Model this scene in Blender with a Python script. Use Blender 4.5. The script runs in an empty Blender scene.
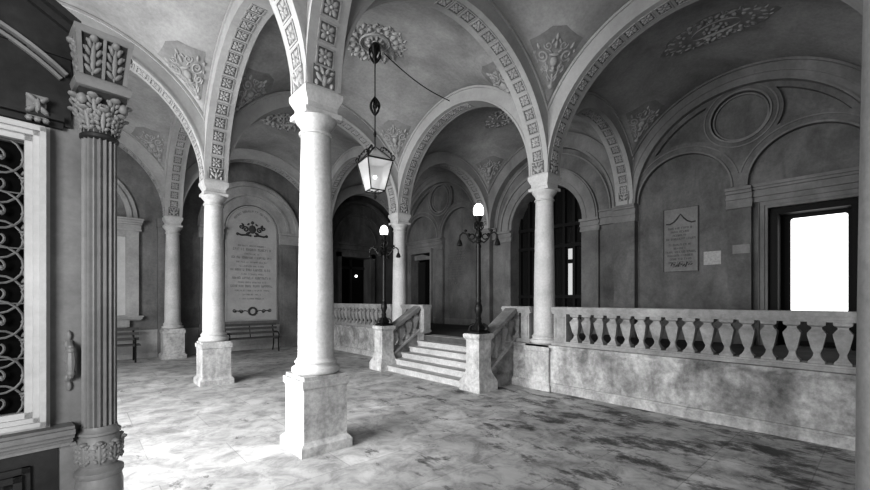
import bpy, bmesh, math, random
from mathutils import Vector, Matrix
from mathutils.geometry import tessellate_polygon
random.seed(7)
C = bpy.context.scene.collection
PI = math.pi
sin, cos, sqrt, rad = math.sin, math.cos, math.sqrt, math.radians

# ------------------------------------------------------------------ materials
def newmat(name):
    m = bpy.data.materials.new(name); m.use_nodes = True
    nt = m.node_tree; b = nt.nodes['Principled BSDF']
    return m, nt, b
def N(nt, t, **kw):
    n = nt.nodes.new(t)
    for k, v in kw.items():
        if k.startswith('i_'):
            n.inputs[k[2:].replace('_', ' ')].default_value = v
        else: setattr(n, k, v)
    return n
def g4(v): return (v, v, v, 1)
def ramp(nt, stops):
    r = nt.nodes.new('ShaderNodeValToRGB'); e = r.color_ramp.elements
    e[0].position, e[0].color = stops[0][0], g4(stops[0][1])
    e[1].position, e[1].color = stops[-1][0], g4(stops[-1][1])
    for p, v in stops[1:-1]:
        x = e.new(p); x.color = g4(v)
    return r
def mul(nt, a, b, fac=1.0):
    m = nt.nodes.new('ShaderNodeMix'); m.data_type = 'RGBA'; m.blend_type = 'MULTIPLY'
    m.inputs[0].default_value = fac
    nt.links.new(a, m.inputs[6]); nt.links.new(b, m.inputs[7])
    return m.outputs[2]
def stone(name, lo, hi, scale=1.2, rough=.75, bump=.15, fine=.25, streak=0.0, fscale=18, bscale=None):
    m, nt, b = newmat(name)
    geo = N(nt, 'ShaderNodeNewGeometry')
    n1 = N(nt, 'ShaderNodeTexNoise', i_Scale=scale, i_Detail=6.0, i_Roughness=.62, i_Distortion=.4)
    nt.links.new(geo.outputs['Position'], n1.inputs['Vector'])
    r1 = ramp(nt, [(.3, lo), (.7, hi)]); nt.links.new(n1.outputs['Fac'], r1.inputs[0])
    n2 = N(nt, 'ShaderNodeTexNoise', i_Scale=fscale, i_Detail=5.0, i_Roughness=.7)
    nt.links.new(geo.outputs['Position'], n2.inputs['Vector'])
    r2 = ramp(nt, [(.3, 1 - fine), (.65, 1.0)]); nt.links.new(n2.outputs['Fac'], r2.inputs[0])
    col = mul(nt, r1.outputs[0], r2.outputs[0])
    if streak:
        mp = N(nt, 'ShaderNodeMapping'); mp.inputs['Scale'].default_value = (1.6, 1.6, .5)
        nt.links.new(geo.outputs['Position'], mp.inputs[0])
        n3 = N(nt, 'ShaderNodeTexNoise', i_Scale=1.6, i_Detail=4.0, i_Roughness=.6, i_Distortion=.8)
        nt.links.new(mp.outputs[0], n3.inputs['Vector'])
        r3 = ramp(nt, [(.38, 1 - streak), (.58, 1.0)]); nt.links.new(n3.outputs['Fac'], r3.inputs[0])
        col = mul(nt, col, r3.outputs[0])
    nt.links.new(col, b.inputs['Base Color'])
    b.inputs['Roughness'].default_value = rough
    b.inputs['Specular IOR Level'].default_value = .25
    if bump:
        bp = N(nt, 'ShaderNodeBump', i_Strength=bump, i_Distance=.02)
        nt.links.new(n2.outputs['Fac'], bp.inputs['Height']); nt.links.new(bp.outputs[0], b.inputs['Normal'])
    return m
def plain(name, v, rough=.5, metal=0.0, spec=.4):
    m, nt, b = newmat(name)
    geo = N(nt, 'ShaderNodeNewGeometry')
    n2 = N(nt, 'ShaderNodeTexNoise', i_Scale=25.0, i_Detail=3.0)
    nt.links.new(geo.outputs['Position'], n2.inputs['Vector'])
    r2 = ramp(nt, [(.3, v * .8), (.7, v * 1.15)]); nt.links.new(n2.outputs['Fac'], r2.inputs[0])
    nt.links.new(r2.outputs[0], b.inputs['Base Color'])
    b.inputs['Roughness'].default_value = rough; b.inputs['Metallic'].default_value = metal
    b.inputs['Specular IOR Level'].default_value = spec
    return m
def glow(name, v, s):
    m, nt, b = newmat(name)
    b.inputs['Base Color'].default_value = g4(v); b.inputs['Emission Color'].default_value = g4(1)
    b.inputs['Emission Strength'].default_value = s
    return m
def glassy(name, alpha_mix=.25, v=.8):
    m, nt, b = newmat(name)
    out = nt.nodes['Material Output']
    tr = N(nt, 'ShaderNodeBsdfTransparent'); mx = N(nt, 'ShaderNodeMixShader')
    b.inputs['Base Color'].default_value = g4(v); b.inputs['Roughness'].default_value = .15
    mx.inputs[0].default_value = alpha_mix
    nt.links.new(tr.outputs[0], mx.inputs[1]); nt.links.new(b.outputs[0], mx.inputs[2])
    nt.links.new(mx.outputs[0], out.inputs[0])
    return m
def floor_mat():
    m, nt, b = newmat('worn_stone_paving')
    geo = N(nt, 'ShaderNodeNewGeometry')
    P = geo.outputs['Position']
    mp = N(nt, 'ShaderNodeMapping'); mp.inputs['Rotation'].default_value = (0, 0, 0)
    nt.links.new(P, mp.inputs[0])
    br = N(nt, 'ShaderNodeTexBrick', offset=.5)
    br.inputs['Color1'].default_value = g4(.92); br.inputs['Color2'].default_value = g4(.74); br.inputs['Mortar'].default_value = g4(.6)
    br.inputs['Scale'].default_value = 1.0; br.inputs['Mortar Size'].default_value = .007
    br.inputs['Mortar Smooth'].default_value = .6
    br.inputs['Brick Width'].default_value = 1.5; br.inputs['Row Height'].default_value = .78
    nt.links.new(mp.outputs[0], br.inputs['Vector'])
    n1 = N(nt, 'ShaderNodeTexNoise', i_Scale=.8, i_Detail=7.0, i_Roughness=.65, i_Distortion=.5); nt.links.new(P, n1.inputs['Vector'])
    r1 = ramp(nt, [(.3, .34), (.68, .62)]); nt.links.new(n1.outputs['Fac'], r1.inputs[0])
    n2 = N(nt, 'ShaderNodeTexNoise', i_Scale=3.2, i_Detail=9.0, i_Roughness=.72, i_Distortion=.5); nt.links.new(P, n2.inputs['Vector'])
    r2 = ramp(nt, [(.36, .5), (.58, 1.0)]); nt.links.new(n2.outputs['Fac'], r2.inputs[0])
    # dark flaking patches, heavier towards the balustrade side
    n3 = N(nt, 'ShaderNodeTexNoise', i_Scale=1.7, i_Detail=10.0, i_Roughness=.74, i_Distortion=.25)
    mp3 = N(nt, 'ShaderNodeMapping'); mp3.inputs['Rotation'].default_value = (0, 0, .6); mp3.inputs['Scale'].default_value = (1.8, 1.0, 1)
    nt.links.new(P, mp3.inputs[0]); nt.links.new(mp3.outputs[0], n3.inputs['Vector'])
    sep = N(nt, 'ShaderNodeSeparateXYZ'); nt.links.new(P, sep.inputs[0])
    ma = N(nt, 'ShaderNodeMath', operation='MULTIPLY_ADD'); ma.inputs[1].default_value = -.55; nt.links.new(sep.outputs[1], ma.inputs[0]); nt.links.new(sep.outputs[0], ma.inputs[2])
    mr = N(nt, 'ShaderNodeMapRange'); mr.inputs[1].default_value = .3; mr.inputs[2].default_value = 4.2; mr.inputs[3].default_value = 0; mr.inputs[4].default_value = .10
    nt.links.new(ma.outputs[0], mr.inputs[0])
    ad = N(nt, 'ShaderNodeMath', operation='ADD'); nt.links.new(n3.outputs['Fac'], ad.inputs[0]); nt.links.new(mr.outputs[0], ad.inputs[1])
    r3 = ramp(nt, [(.60, 1.0), (.635, .55), (.69, .22)]); nt.links.new(ad.outputs[0], r3.inputs[0])
    col = mul(nt, mul(nt, mul(nt, r1.outputs[0], br.outputs['Color']), r2.outputs[0]), r3.outputs[0])
    gm = N(nt, 'ShaderNodeMix', data_type='RGBA', blend_type='MULTIPLY'); gm.inputs[0].default_value = 1
    nt.links.new(col, gm.inputs[6]); gm.inputs[7].default_value = (1.12, 1.12, 1.12, 1)
    nt.links.new(gm.outputs[2], b.inputs['Base Color'])
    b.inputs['Roughness'].default_value = .62; b.inputs['Specular IOR Level'].default_value = .3
    bp = N(nt, 'ShaderNodeBump', i_Strength=.25, i_Distance=.02)
    nt.links.new(n2.outputs['Fac'], bp.inputs['Height']); nt.links.new(bp.outputs[0], b.inputs['Normal'])
    return m

M = dict(
    vault=stone('painted_vault_plaster', .22, .44, .9, .9, .05, .2),
    rib=stone('smooth_rib_plaster', .30, .44, 1.0, .85, .05, .12),
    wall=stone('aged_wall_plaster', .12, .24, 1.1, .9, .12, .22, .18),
    wall_shaded=stone('shaded_wall_plaster', .07, .13, .9, .9, .1, .2, .3),  # wall plaster darkened: low light at the gallery end put into the colour
    trim=stone('grey_moulding_stone', .17, .28, 1.2, .8, .1, .15, .15),
    column=stone('pale_column_stone', .40, .58, 2.0, .6, .1, .22, .0, 30),
    pedestal=stone('weathered_pedestal_stone', .38, .66, 3.0, .75, .25, .4, .3, 16),
    trim_back=stone('pale_moulding_stone', .30, .44, 1.2, .8, .1, .15, .15),
    wall_back=stone('back_wall_plaster', .14, .25, 1.1, .9, .12, .22, .18),
    podium=stone('stained_podium_stone', .16, .70, 1.9, .8, .25, .45, .3, 12),
    balus=stone('grey_baluster_stone', .24, .42, 3.0, .7, .15, .25, .2),
    marble=stone('mottled_marble_panel', .06, .36, 3.2, .5, .1, .3, .0, 8),
    rail=stone('worn_dark_rail_stone', .12, .30, 3.0, .6, .1, .2),
    step=stone('worn_step_stone', .36, .52, 2.0, .7, .15, .3),
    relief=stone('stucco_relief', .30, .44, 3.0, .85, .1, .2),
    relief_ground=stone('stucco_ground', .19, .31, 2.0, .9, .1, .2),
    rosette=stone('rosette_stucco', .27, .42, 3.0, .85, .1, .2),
    rosette_ground=stone('rosette_shadowed_ground', .10, .16, 3.0, .9, .1, .2),  # dark tone stands in for the shadow of the coffer recess
    plaque=stone('pale_inscribed_marble', .42, .56, 1.5, .6, .04, .1),
    plaque_mid=stone('smooth_inscribed_marble', .34, .45, 1.5, .6, .04, .1),
    plaque_grey=stone('grey_inscribed_marble', .20, .28, 2.5, .7, .08, .2),
    ink=plain('engraved_dark_lettering', .06, .8),
    ink_soft=plain('faded_lettering', .20, .9),
    iron=plain('dark_wrought_iron', .022, .45, .6),
    wood=plain('dark_stained_wood', .018, .55),
    leafwood=stone('painted_carved_wood', .22, .32, 3.0, .42, .06, .15, .15, 30),
    leafshade=stone('shaded_carved_wood', .03, .06, 3.0, .45, .06, .2, .2, 30),  # leafwood darkened: shade at the top and behind carving put into the colour
    leafbright=stone('highlit_frame_wood', .5, .62, 3.0, .35, .03, .1, .0, 30),  # leafwood lightened: highlights on the frame members put into the colour
    darkwood=plain('blackened_door_wood', .008, .6, 0, .2),
    bench=plain('weathered_bench_slats', .07, .6),
    black=plain('unlit_interior', .006, .9, 0, .1),
    darkglass=plain('dark_window_glass', .012, .12, 0, .5),
    grille=plain('grey_painted_iron', .20, .5, .2),
    glass=glassy('clouded_lantern_glass', .5, .6),
    globe=glow('lit_globe_glass', .9, 3.0),
    bulb=glow('lit_bulb', .9, 12.0),
    daylight=glow('overexposed_daylight_glass', .9, 1.5),
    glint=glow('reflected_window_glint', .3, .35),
    paper=plain('pale_paper', .42, .9),
    floor=floor_mat(),
    gallery=stone('shaded_gallery_paving', .05, .11, 1.5, .8, .1, .2),  # floor tone darkened to stand for the shade seen between the balusters
)

# ------------------------------------------------------------------ mesh builder
class MB:
    def __init__(s, T=None): s.v = []; s.f = []; s.m = []; s.T = T; s.mi = 0
    def add(s, vs, fs, mi=None):
        o = len(s.v)
        for p in vs: s.v.append(s.T(p) if s.T else Vector(p))
        for f in fs: s.f.append([i + o for i in f]); s.m.append(s.mi if mi is None else mi)
    def box(s, a, b, mi=None):
        x0, y0, z0 = a; x1, y1, z1 = b
        s.add([(x0,y0,z0),(x1,y0,z0),(x1,y1,z0),(x0,y1,z0),(x0,y0,z1),(x1,y0,z1),(x1,y1,z1),(x0,y1,z1)],
              [(0,3,2,1),(4,5,6,7),(0,1,5,4),(1,2,6,5),(2,3,7,6),(3,0,4,7)], mi)
    def hexa(s, pts, mi=None):
        s.add(pts, [(0,3,2,1),(4,5,6,7),(0,1,5,4),(1,2,6,5),(2,3,7,6),(3,0,4,7)], mi)
    def lathe(s, prof, c=(0,0,0), n=24, rot=0.0, mi=None, kx=1, ky=1, cap=True):
        vs = []; fs = []; k = len(prof)
        for i in range(n):
            a = 2*PI*i/n + rot
            for r, z in prof: vs.append((c[0]+r*cos(a)*kx, c[1]+r*sin(a)*ky, c[2]+z))
        for i in range(n):
            j = (i+1) % n
            for q in range(k-1): fs.append((i*k+q, j*k+q, j*k+q+1, i*k+q+1))
        if cap:
            fs.append([i*k for i in range(n)][::-1]); fs.append([i*k+k-1 for i in range(n)])
        s.add(vs, fs, mi)
    def sq(s, prof, c=(0,0,0), mi=None):     # square-section profile, half-width/height pairs
        s.lathe([(r*sqrt(2), z) for r, z in prof], c, 4, PI/4, mi)
    def tube(s, path, r, n=6, mi=None, closed=False):
        P = [Vector(p) for p in path]; k = len(P); vs = []; fs = []
        up = None
        for i, p in enumerate(P):
            if closed: t = P[(i+1) % k] - P[i-1]
            else: t = P[min(i+1, k-1)] - P[max(i-1, 0)]
            t.normalize()
            if up is None:
                up = Vector((0,0,1)) if abs(t.z) < .9 else Vector((1,0,0))
            a = up - t*up.dot(t)
            if a.length < 1e-4: a = t.orthogonal()
            a.normalize(); up = a; b = t.cross(a)
            rr = r[i] if isinstance(r, (list, tuple)) else r
            for q in range(n):
                w = 2*PI*q/n; vs.append(p + a*(cos(w)*rr) + b*(sin(w)*rr))
        for i in range(k if closed else k-1):
            j = (i+1) % k
            for q in range(n): fs.append((i*n+q, i*n+(q+1) % n, j*n+(q+1) % n, j*n+q))
        if not closed:
            fs.append(list(range(n))[::-1]); fs.append([(k-1)*n+q for q in range(n)])
        s.add(vs, fs, mi)
    def ball(s, c, r, n=10, m=6, mi=None, k=(1,1,1)):
        prof = [(max(1e-4, r*sin(PI*i/m)), -r*cos(PI*i/m)*k[2]) for i in range(m+1)]
        s.lathe(prof, c, n, 0, mi, k[0], k[1])
    def ring(s, c, r0, r1, d0, d1, a0=0, a1=PI, n=40, mi=None):
        # ring segment in local (u,v,d): centre c=(u,v)
        closed = abs(a1-a0-2*PI) < 1e-6; k = n if closed else n+1; vs = []; fs = []
        for i in range(k):
            a = a0+(a1-a0)*i/n; x, y = cos(a), sin(a)
            for r, d in ((r0,d0),(r1,d0),(r1,d1),(r0,d1)): vs.append((c[0]+r*x, c[1]+r*y, d))
        for i in range(n):
            j = (i+1) % k
            for q in range(4): fs.append((i*4+q, i*4+(q+1) % 4, j*4+(q+1) % 4, j*4+q))
        if not closed: fs.append((0,1,2,3)); e = (k-1)*4; fs.append((e+3,e+2,e+1,e))
        s.add(vs, fs, mi)
    def plate(s, outer, holes, d, back=None, mi=None, rim=True):
        # flat plate with holes in local (u,v,d); side walls down to 'back'
        loops = [outer] + list(holes)
        flat = [p for l in loops for p in l]
        tri = tessellate_polygon([[Vector((p[0], p[1], 0)) for p in l] for l in loops])
        s.add([(p[0], p[1], d) for p in flat], [list(t) for t in tri], mi)
        if back is not None:
            for li, l in enumerate(loops):
                if li == 0 and not rim: continue
                n = len(l); vs = [(p[0],p[1],d) for p in l]+[(p[0],p[1],back) for p in l]
                s.add(vs, [(i, (i+1) % n, n+(i+1) % n, n+i) for i in range(n)], mi)
    def build(s, name, mats, parent=None, smooth=35, loc=None):
        me = bpy.data.meshes.new(name)
        me.from_pydata([tuple(v) for v in s.v], [], s.f)
        if not isinstance(mats, (list, tuple)): mats = [mats]
        for m in mats: me.materials.append(m)
        for p, mi in zip(me.polygons, s.m): p.material_index = mi
        bm = bmesh.new(); bm.from_mesh(me)
        bmesh.ops.remove_doubles(bm, verts=bm.verts, dist=1e-5)
        bmesh.ops.recalc_face_normals(bm, faces=bm.faces); bm.to_mesh(me); bm.free()
        if smooth:
            for p in me.polygons: p.use_smooth = True
            me.set_sharp_from_angle(angle=rad(smooth))
        o = bpy.data.objects.new(name, me); C.objects.link(o)
        if parent: o.parent = parent
        if loc: o.location = loc
        return o
def tag(o, label=None, cat=None, group=None, kind=None):
    if label: o['label'] = label
    if cat: o['category'] = cat
    if group: o['group'] = group
    if kind: o['kind'] = kind
    return o
def empty(name, loc=(0,0,0), rz=0, label=None, cat=None, group=None, kind=None):
    o = bpy.data.objects.new(name, None); C.objects.link(o); o.location = loc; o.rotation_euler = (0,0,rz)
    o.empty_display_size = .1
    return tag(o, label, cat, group, kind)
def copy_tree(o, parent=None, loc=None, rz=None, label=None):
    c = o.copy(); C.objects.link(c)
    if parent is not None: c.parent = parent
    if loc is not None: c.location = loc
    if rz is not None: c.rotation_euler = (0,0,rz)
    if label: c['label'] = label
    for ch in [x for x in bpy.data.objects if x.parent == o]: copy_tree(ch, c)
    return c
def frame(O, U, Nn):
    O, U, Nn = Vector(O), Vector(U), Vector(Nn); Z = Vector((0,0,1))
    return lambda p: O + U*p[0] + Z*p[1] + Nn*p[2]
def arcpts(c, r, a0, a1, n): return [(c[0]+r*cos(a0+(a1-a0)*i/n), c[1]+r*sin(a0+(a1-a0)*i/n)) for i in range(n+1)]
def fbox(mb, u0, u1, v0, v1, d0, d1, mi=None): mb.box((u0, v0, d0), (u1, v1, d1), mi)

A = 4.62; H = 4.0; BW = .20; R0 = 2.11; RE = 2.43; XW = 8.30; YW = 9.80; PF = .75
GX = (A + XW)/2; SG = (XW - A)/2 - BW; STILT = .115; RN0 = SG; RNE = SG + .33

# ------------------------------------------------------------------ setting: floors
mb = MB(); mb.box((-9,-8,-.2),(A,YW+.3,0)); tag(mb.build('floor', M['floor'], smooth=0), kind='structure')
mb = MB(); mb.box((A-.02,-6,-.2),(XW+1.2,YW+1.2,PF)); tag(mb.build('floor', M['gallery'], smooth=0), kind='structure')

# ------------------------------------------------------------------ vaults
class Bay:
    def __init__(s, cx, cy, sx, sy, rx, zx, ry, zy, p=3.4):
        s.cx, s.cy, s.sx, s.sy, s.p = cx, cy, sx, sy, p
        s.rx, s.zx, s.ry, s.zy = rx, zx, ry, zy
        s.c = zx + sqrt(rx*rx - sx*sx)
    def z(s, x, y):
        tx, ty = min(abs(x-s.cx), s.sx), min(abs(y-s.cy), s.sy)
        ex = s.zx + sqrt(s.rx**2 - tx*tx) - s.c
        ey = s.zy + sqrt(s.ry**2 - ty*ty) - s.c
        ex, ey = max(ex, 0), max(ey, 0)
        return s.c + (ex**s.p + ey**s.p)**(1/s.p)
    def nrm(s, x, y):
        e = .02; return Vector(((s.z(x+e,y)-s.z(x-e,y))/(2*e), (s.z(x,y+e)-s.z(x,y-e))/(2*e), -1)).normalized()
    def pt(s, x, y, off): return Vector((x, y, s.z(x,y))) + s.nrm(x,y)*off
ceiling = empty('ceiling', (0,0,0), kind='structure')
bays = {}
def big(cx, cy): return Bay(cx, cy, R0, R0, RE, H, RE, H)
for nm, cx, cy in (('A',-2.31,-2.31),('B',-2.31,2.31),('C',-2.31,6.93),('D',2.31,-2.31),('E',2.31,2.31),('F',2.31,6.93)):
    bays[nm] = big(cx, cy)
zg = H + sqrt(RE**2-R0**2) - sqrt(RNE**2-SG**2)
for nm, cy in (('G1',-2.31),('G2',2.31),('G3',6.93)):
    bays[nm] = Bay(GX, cy, SG, R0, RNE, zg, RE, H)
for b in bays.values():
    mb = MB(); n = 40
    ts = [sin(PI/2*(-1+2*i/n)) for i in range(n+1)]
    vs = [(b.cx+ts[i]*b.sx, b.cy+ts[j]*b.sy, b.z(b.cx+ts[i]*b.sx, b.cy+ts[j]*b.sy)) for i in range(n+1) for j in range(n+1)]
    mb.add(vs, [(i*(n+1)+j, (i+1)*(n+1)+j, (i+1)*(n+1)+j+1, i*(n+1)+j+1) for i in range(n) for j in range(n)])
    mb.build('vault', M['vault'], ceiling, smooth=80)
# added light-blocking slab over the slot behind the last arches, and a lid
mb = MB(); mb.box((-5.0,9.42,6.6),(XW+.2,YW+.2,6.8)); mb.build('slab', M['vault'], ceiling, smooth=0)
mb = MB(); mb.box((-5.2,-5.0,7.0),(XW+.4,YW+.4,7.1)); mb.build('slab', M['vault'], ceiling, smooth=0)

# ------------------------------------------------------------------ arches with rosette soffits
def blob(mb, f, s, t, a, b, h, ang=0, mi=None, n=8):
    # squashed dome leaf laid on a surface map f(s,t,off)
    ca, sa = cos(ang), sin(ang); vs = []; fs = []
    lv = ((1,0),(.8,.65),(.4,.95))
    for rr, hh in lv:
        for i in range(n):
            w = 2*PI*i/n; x, y = a*rr*cos(w), b*rr*sin(w)
            vs.append(f(s+x*ca-y*sa, t+x*sa+y*ca, h*hh))
    vs.append(f(s, t, h)); top = len(vs)-1
    for k in range(2):
        for i in range(n): fs.append((k*n+i, k*n+(i+1) % n, (k+1)*n+(i+1) % n, (k+1)*n+i))
    for i in range(n): fs.append((2*n+i, 2*n+(i+1) % n, top))
    mb.add(vs, fs, mi)
def line(mb, f, pts, r, mi=None, lift=.6, n=5):
    mb.tube([f(p[0], p[1], r*lift) for p in pts], r, n, mi)
def spiral(c, r, turns, a0, sgn=1, n=22):
    return [(c[0]+r*(1-.8*i/n)*cos(a0+sgn*turns*2*PI*i/n), c[1]+r*(1-.8*i/n)*sin(a0+sgn*turns*2*PI*i/n)) for i in range(n+1)]
def flat(s, t, o): return (s, t, o)
def make_arch(name, r0, r1, half, zs, label, cat, group):
    root = empty(name, (0,0,0), 0, label, cat, group)
    mb = MB(); n = 64; vs = []; fs = []
    def outer(a, r):
        x, y = r*cos(a), r*sin(a)
        if abs(x) > half: y *= half/abs(x); x = math.copysign(half, x)
        return x, zs+y-H
    sec = []
    for i in range(n+1):
        a = PI*i/n; c, s_ = cos(a), sin(a)
        for (rr, w) in ((r0,-BW),(r1,-BW),(r1,BW),(r0,BW)):
            if rr == r1: x, z = outer(a, rr)
            else: x, z = rr*c, rr*s_+zs-H
            vs.append((x, w, z))
    if zs > H+.001:   # stilted springing
        lo = [(v[0], v[1], 0.0) for v in vs[:4]]; hi = [(v[0], v[1], 0.0) for v in vs[-4:]]
        vs = lo + vs + hi; n += 2
    for i in range(n):
        for q in range(4): fs.append((i*4+q, i*4+(q+1) % 4, (i+1)*4+(q+1) % 4, (i+1)*4+q))
    mb.add(vs, fs)
    mb.build('archivolt', M['rib'], root)
    # edge mouldings
    for w in (-1, 1):
        mb = MB(lambda p: Vector((p[0], p[2], p[1]+zs-H)))
        a0 = math.acos(min(1, half/(r1+.0))) + .02
        e0, e1 = (w*BW, w*(BW+.03)) if w > 0 else (w*(BW+.03), w*BW)
        mb.ring((0,0), r1-.055, r1-.01, e0, e1, a0, PI-a0, 48)
        mb.ring((0,0), r0, r0+.04, e0, e1*0+w*(BW+.014) if w > 0 else e1, .01, PI-.01, 48) if w > 0 else mb.ring((0,0), r0, r0+.04, -(BW+.014), -BW, .01, PI-.01, 48)
        mb.build('bead_moulding', M['rib'], root)
    # rosettes on the half of the soffit that shows
    dth = .250/r0; k = int((rad(100)-rad(9))/dth)
    for i in range(k+1):
        a = rad(9.6) + i*dth
        ca, sa = cos(a), sin(a)
        def f(s, t, o, ca=ca, sa=sa): rr = r0 - o; return Vector((rr*ca - s*sa, t, rr*sa + s*ca + zs - H))
        mb = MB()
        h = .098
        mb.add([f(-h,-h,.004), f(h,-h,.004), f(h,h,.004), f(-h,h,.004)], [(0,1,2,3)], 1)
        for (s0,s1,t0,t1) in ((-h-.012,-h+.008,-h-.012,h+.012),(h-.008,h+.012,-h-.012,h+.012),(-h,h,-h-.012,-h+.008),(-h,h,h-.008,h+.012)):
            mb.hexa([f(s0,t0,0),f(s1,t0,0),f(s1,t1,0),f(s0,t1,0),f(s0,t0,.014),f(s1,t0,.014),f(s1,t1,.014),f(s0,t1,.014)], 0)
        for q in range(4):
            b = PI/4+q*PI/2; blob(mb, f, .056*cos(b), .056*sin(b), .044, .030, .024, b, 0)
            b = q*PI/2; blob(mb, f, .055*cos(b), .055*sin(b), .034, .016, .018, b, 0, 6)
        blob(mb, f, 0, 0, .024, .024, .034, 0, 0)
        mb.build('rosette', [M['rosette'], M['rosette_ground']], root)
    # leafy panel at the springing
    a = rad(4.2); ca, sa = cos(a), sin(a)
    def f(s, t, o): rr = r0 - o; return Vector((rr*ca - s*sa, t, rr*sa + s*ca + zs - H))
    mb = MB(); mb.add([f(-.12,-.13,.004), f(.1,-.13,.004), f(.1,.13,.004), f(-.12,.13,.004)], [(0,1,2,3)], 1)
    for s_, t_, a_, b_, g_ in ((-.05,0,.07,.035,0),(-.03,.06,.06,.026,.7),(-.03,-.06,.06,.026,-.7),(.05,.03,.05,.024,.5),(.05,-.03,.05,.024,-.5),(.05,.09,.035,.022,1.2),(.05,-.09,.035,.022,-1.2),(-.09,.09,.035,.025,.2),(-.09,-.09,.035,.025,-.2)):
        blob(mb, f, s_, t_, a_, b_, .03, g_, 0)
    mb.build('leaf_panel', [M['rosette'], M['rosette_ground']], root)
    return root
ARCHG = 'plaster arches with rosettes under their soffits'
arch0 = make_arch('arch', R0, RE, 2.31, H, 'x', 'arch', ARCHG)
archn = make_arch('arch', RN0, RNE, SG+BW, zg, 'x', 'arch', ARCHG)
first = {id(arch0): True}
_used = set()
def place_arch(src, x, y, rz, label):
    if src.name not in _used:
        _used.add(src.name); src.location = (x,y,H); src.rotation_euler = (0,0,rz); src['label'] = label; return src
    return copy_tree(src, None, (x,y,H), rz, label)
# arches along X
place_arch(arch0,-2.31,0,0,'bright arch with rosettes springing left from the nearest column')
place_arch(arch0,2.31,0,0,'wide arch from nearest column to the column by the right balustrade')
place_arch(arch0,-2.31,A,0,'arch with rosettes springing left from the second column on the left')
place_arch(arch0,2.31,A,0,'arch behind the hanging lantern ending on the column left of the stairs')
place_arch(arch0,-2.31,2*A,0,'wall arch left of the farthest left column above the niche')
place_arch(arch0,2.31,2*A,0,'arch framing the tall round-topped inscription panel on the back wall')
# arches along Y
place_arch(arch0,0,-2.31,PI/2,'arch rising towards the viewer from the nearest column, square rosettes in its soffit')
place_arch(arch0,0,2.31,PI/2,'tall arch between the nearest column and second column on the left')
place_arch(arch0,0,A+2.31,PI/2,'narrow-looking arch between second and farthest columns on the left')
place_arch(arch0,A,-2.31,PI/2,'large dark arch above the long stone balustrade on the right')
place_arch(arch0,A,2.31,PI/2,'arch with rosettes spanning over the stone stairs')
place_arch(arch0,A,A+2.31,PI/2,'arch above the small far balustrade left of the stairs')
# gallery cross arches
place_arch(archn,GX,0,0,'small bright arch from balustrade column to right wall pilaster')
place_arch(archn,GX,A,0,'small arch behind the stairs reaching the wall beside right lamp post')
place_arch(archn,GX,-A,0,'small arch over the right end of the gallery')
place_arch(archn,GX,2*A,0,'small arch before the dark doorway at the far end of the gallery')

# ------------------------------------------------------------------ columns
def make_column():
    root = empty('column', (0,0,0), 0, 'x', 'column', 'stone columns carrying the arches')
    mb = MB(); mb.sq([(.30,0),(.30,.10),(.275,.13),(.255,.15),(.255,.70),(.265,.715),(.265,.725)])
    ped = mb.build('pedestal', M['pedestal'], root, 25)
    mb = MB(); mb.sq([(.275,.725),(.275,.80),(.25,.80),(.25,.84)]); mb.build('pedestal_cap', M['pedestal'], ped, 25)
    mb = MB()
    mb.lathe([(.24,.84),(.262,.855),(.27,.885),(.262,.915),(.235,.925),(.222,.94),(.222,.955),(.235,.965),(.237,.98),(.215,.995),(.205,1.02)], n=40)
    mb.build('base', M['column'], root, 50)
    prof = [(.2-.036*(i/12)**1.6, 1.0+2.53*i/12) for i in range(13)]
    mb = MB(); mb.lathe(prof, n=40); mb.build('shaft', M['column'], root, 60)
    mb = MB(); mb.lathe([(.164,3.53),(.185,3.535),(.188,3.555),(.17,3.565),(.166,3.60),(.170,3.62),(.19,3.645),(.222,3.685),(.232,3.71),(.232,3.725)], n=40)
    mb.sq([(.208,3.72),(.216,3.73),(.216,3.775),(.20,3.785)]); mb.build('capital', M['column'], root, 45)
    mb = MB(); mb.sq([(.178,3.78),(.178,3.85),(.185,3.86),(.20,3.89),(.218,3.93),(.224,3.95),(.224,4.0)]); mb.build('impost_block', M['column'], root, 25)
    return root
col0 = make_column()
cols = [((0,0),'nearest stone column on a tall white pedestal in the foreground'),
        ((0,A),'second column on the left, between the screen and nearest column'),
        ((0,2*A),'farthest left column, standing against the back wall by the bench'),
        ((A,0),'column standing at the left end of the long right balustrade'),
        ((A,A),'column behind the left lamp post at the top of the stairs'),
        ((-.05,-4.50),'blurred column shaft cut by the right edge of the picture'),
        ((A,-A),'column at the far right end of the long balustrade'),
        ((A,2*A),'column half hidden behind the nearest column, at the end of far balustrade')]
for i, ((x,y), lab) in enumerate(cols):
    if i == 0: col0.location = (x,y,0); col0['label'] = lab
    else: copy_tree(col0, None, (x,y,0), 0, lab)

# ------------------------------------------------------------------ podium walls
def podium(y0, y1, name):
    mb = MB(); x = A-.2
    mb.box((x,y0,0),(A,y1,.76)); mb.box((x-.05,y0,0),(x,y1,.12),1); mb.box((x-.035,y0,.12),(x,y1,.15),1)  # plinth strip takes a lighter stone in place of light on its face
    mb.box((x-.03,y0,.76),(A,y1,.79)); mb.box((x-.05,y0,.79),(A+.2,y1,.835))
    tag(mb.build(name, [M['podium'], M['pedestal']], smooth=0), kind='structure')
podium(-6,.80,'wall_podium_right'); podium(3.56,YW,'wall_podium_left')

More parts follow.
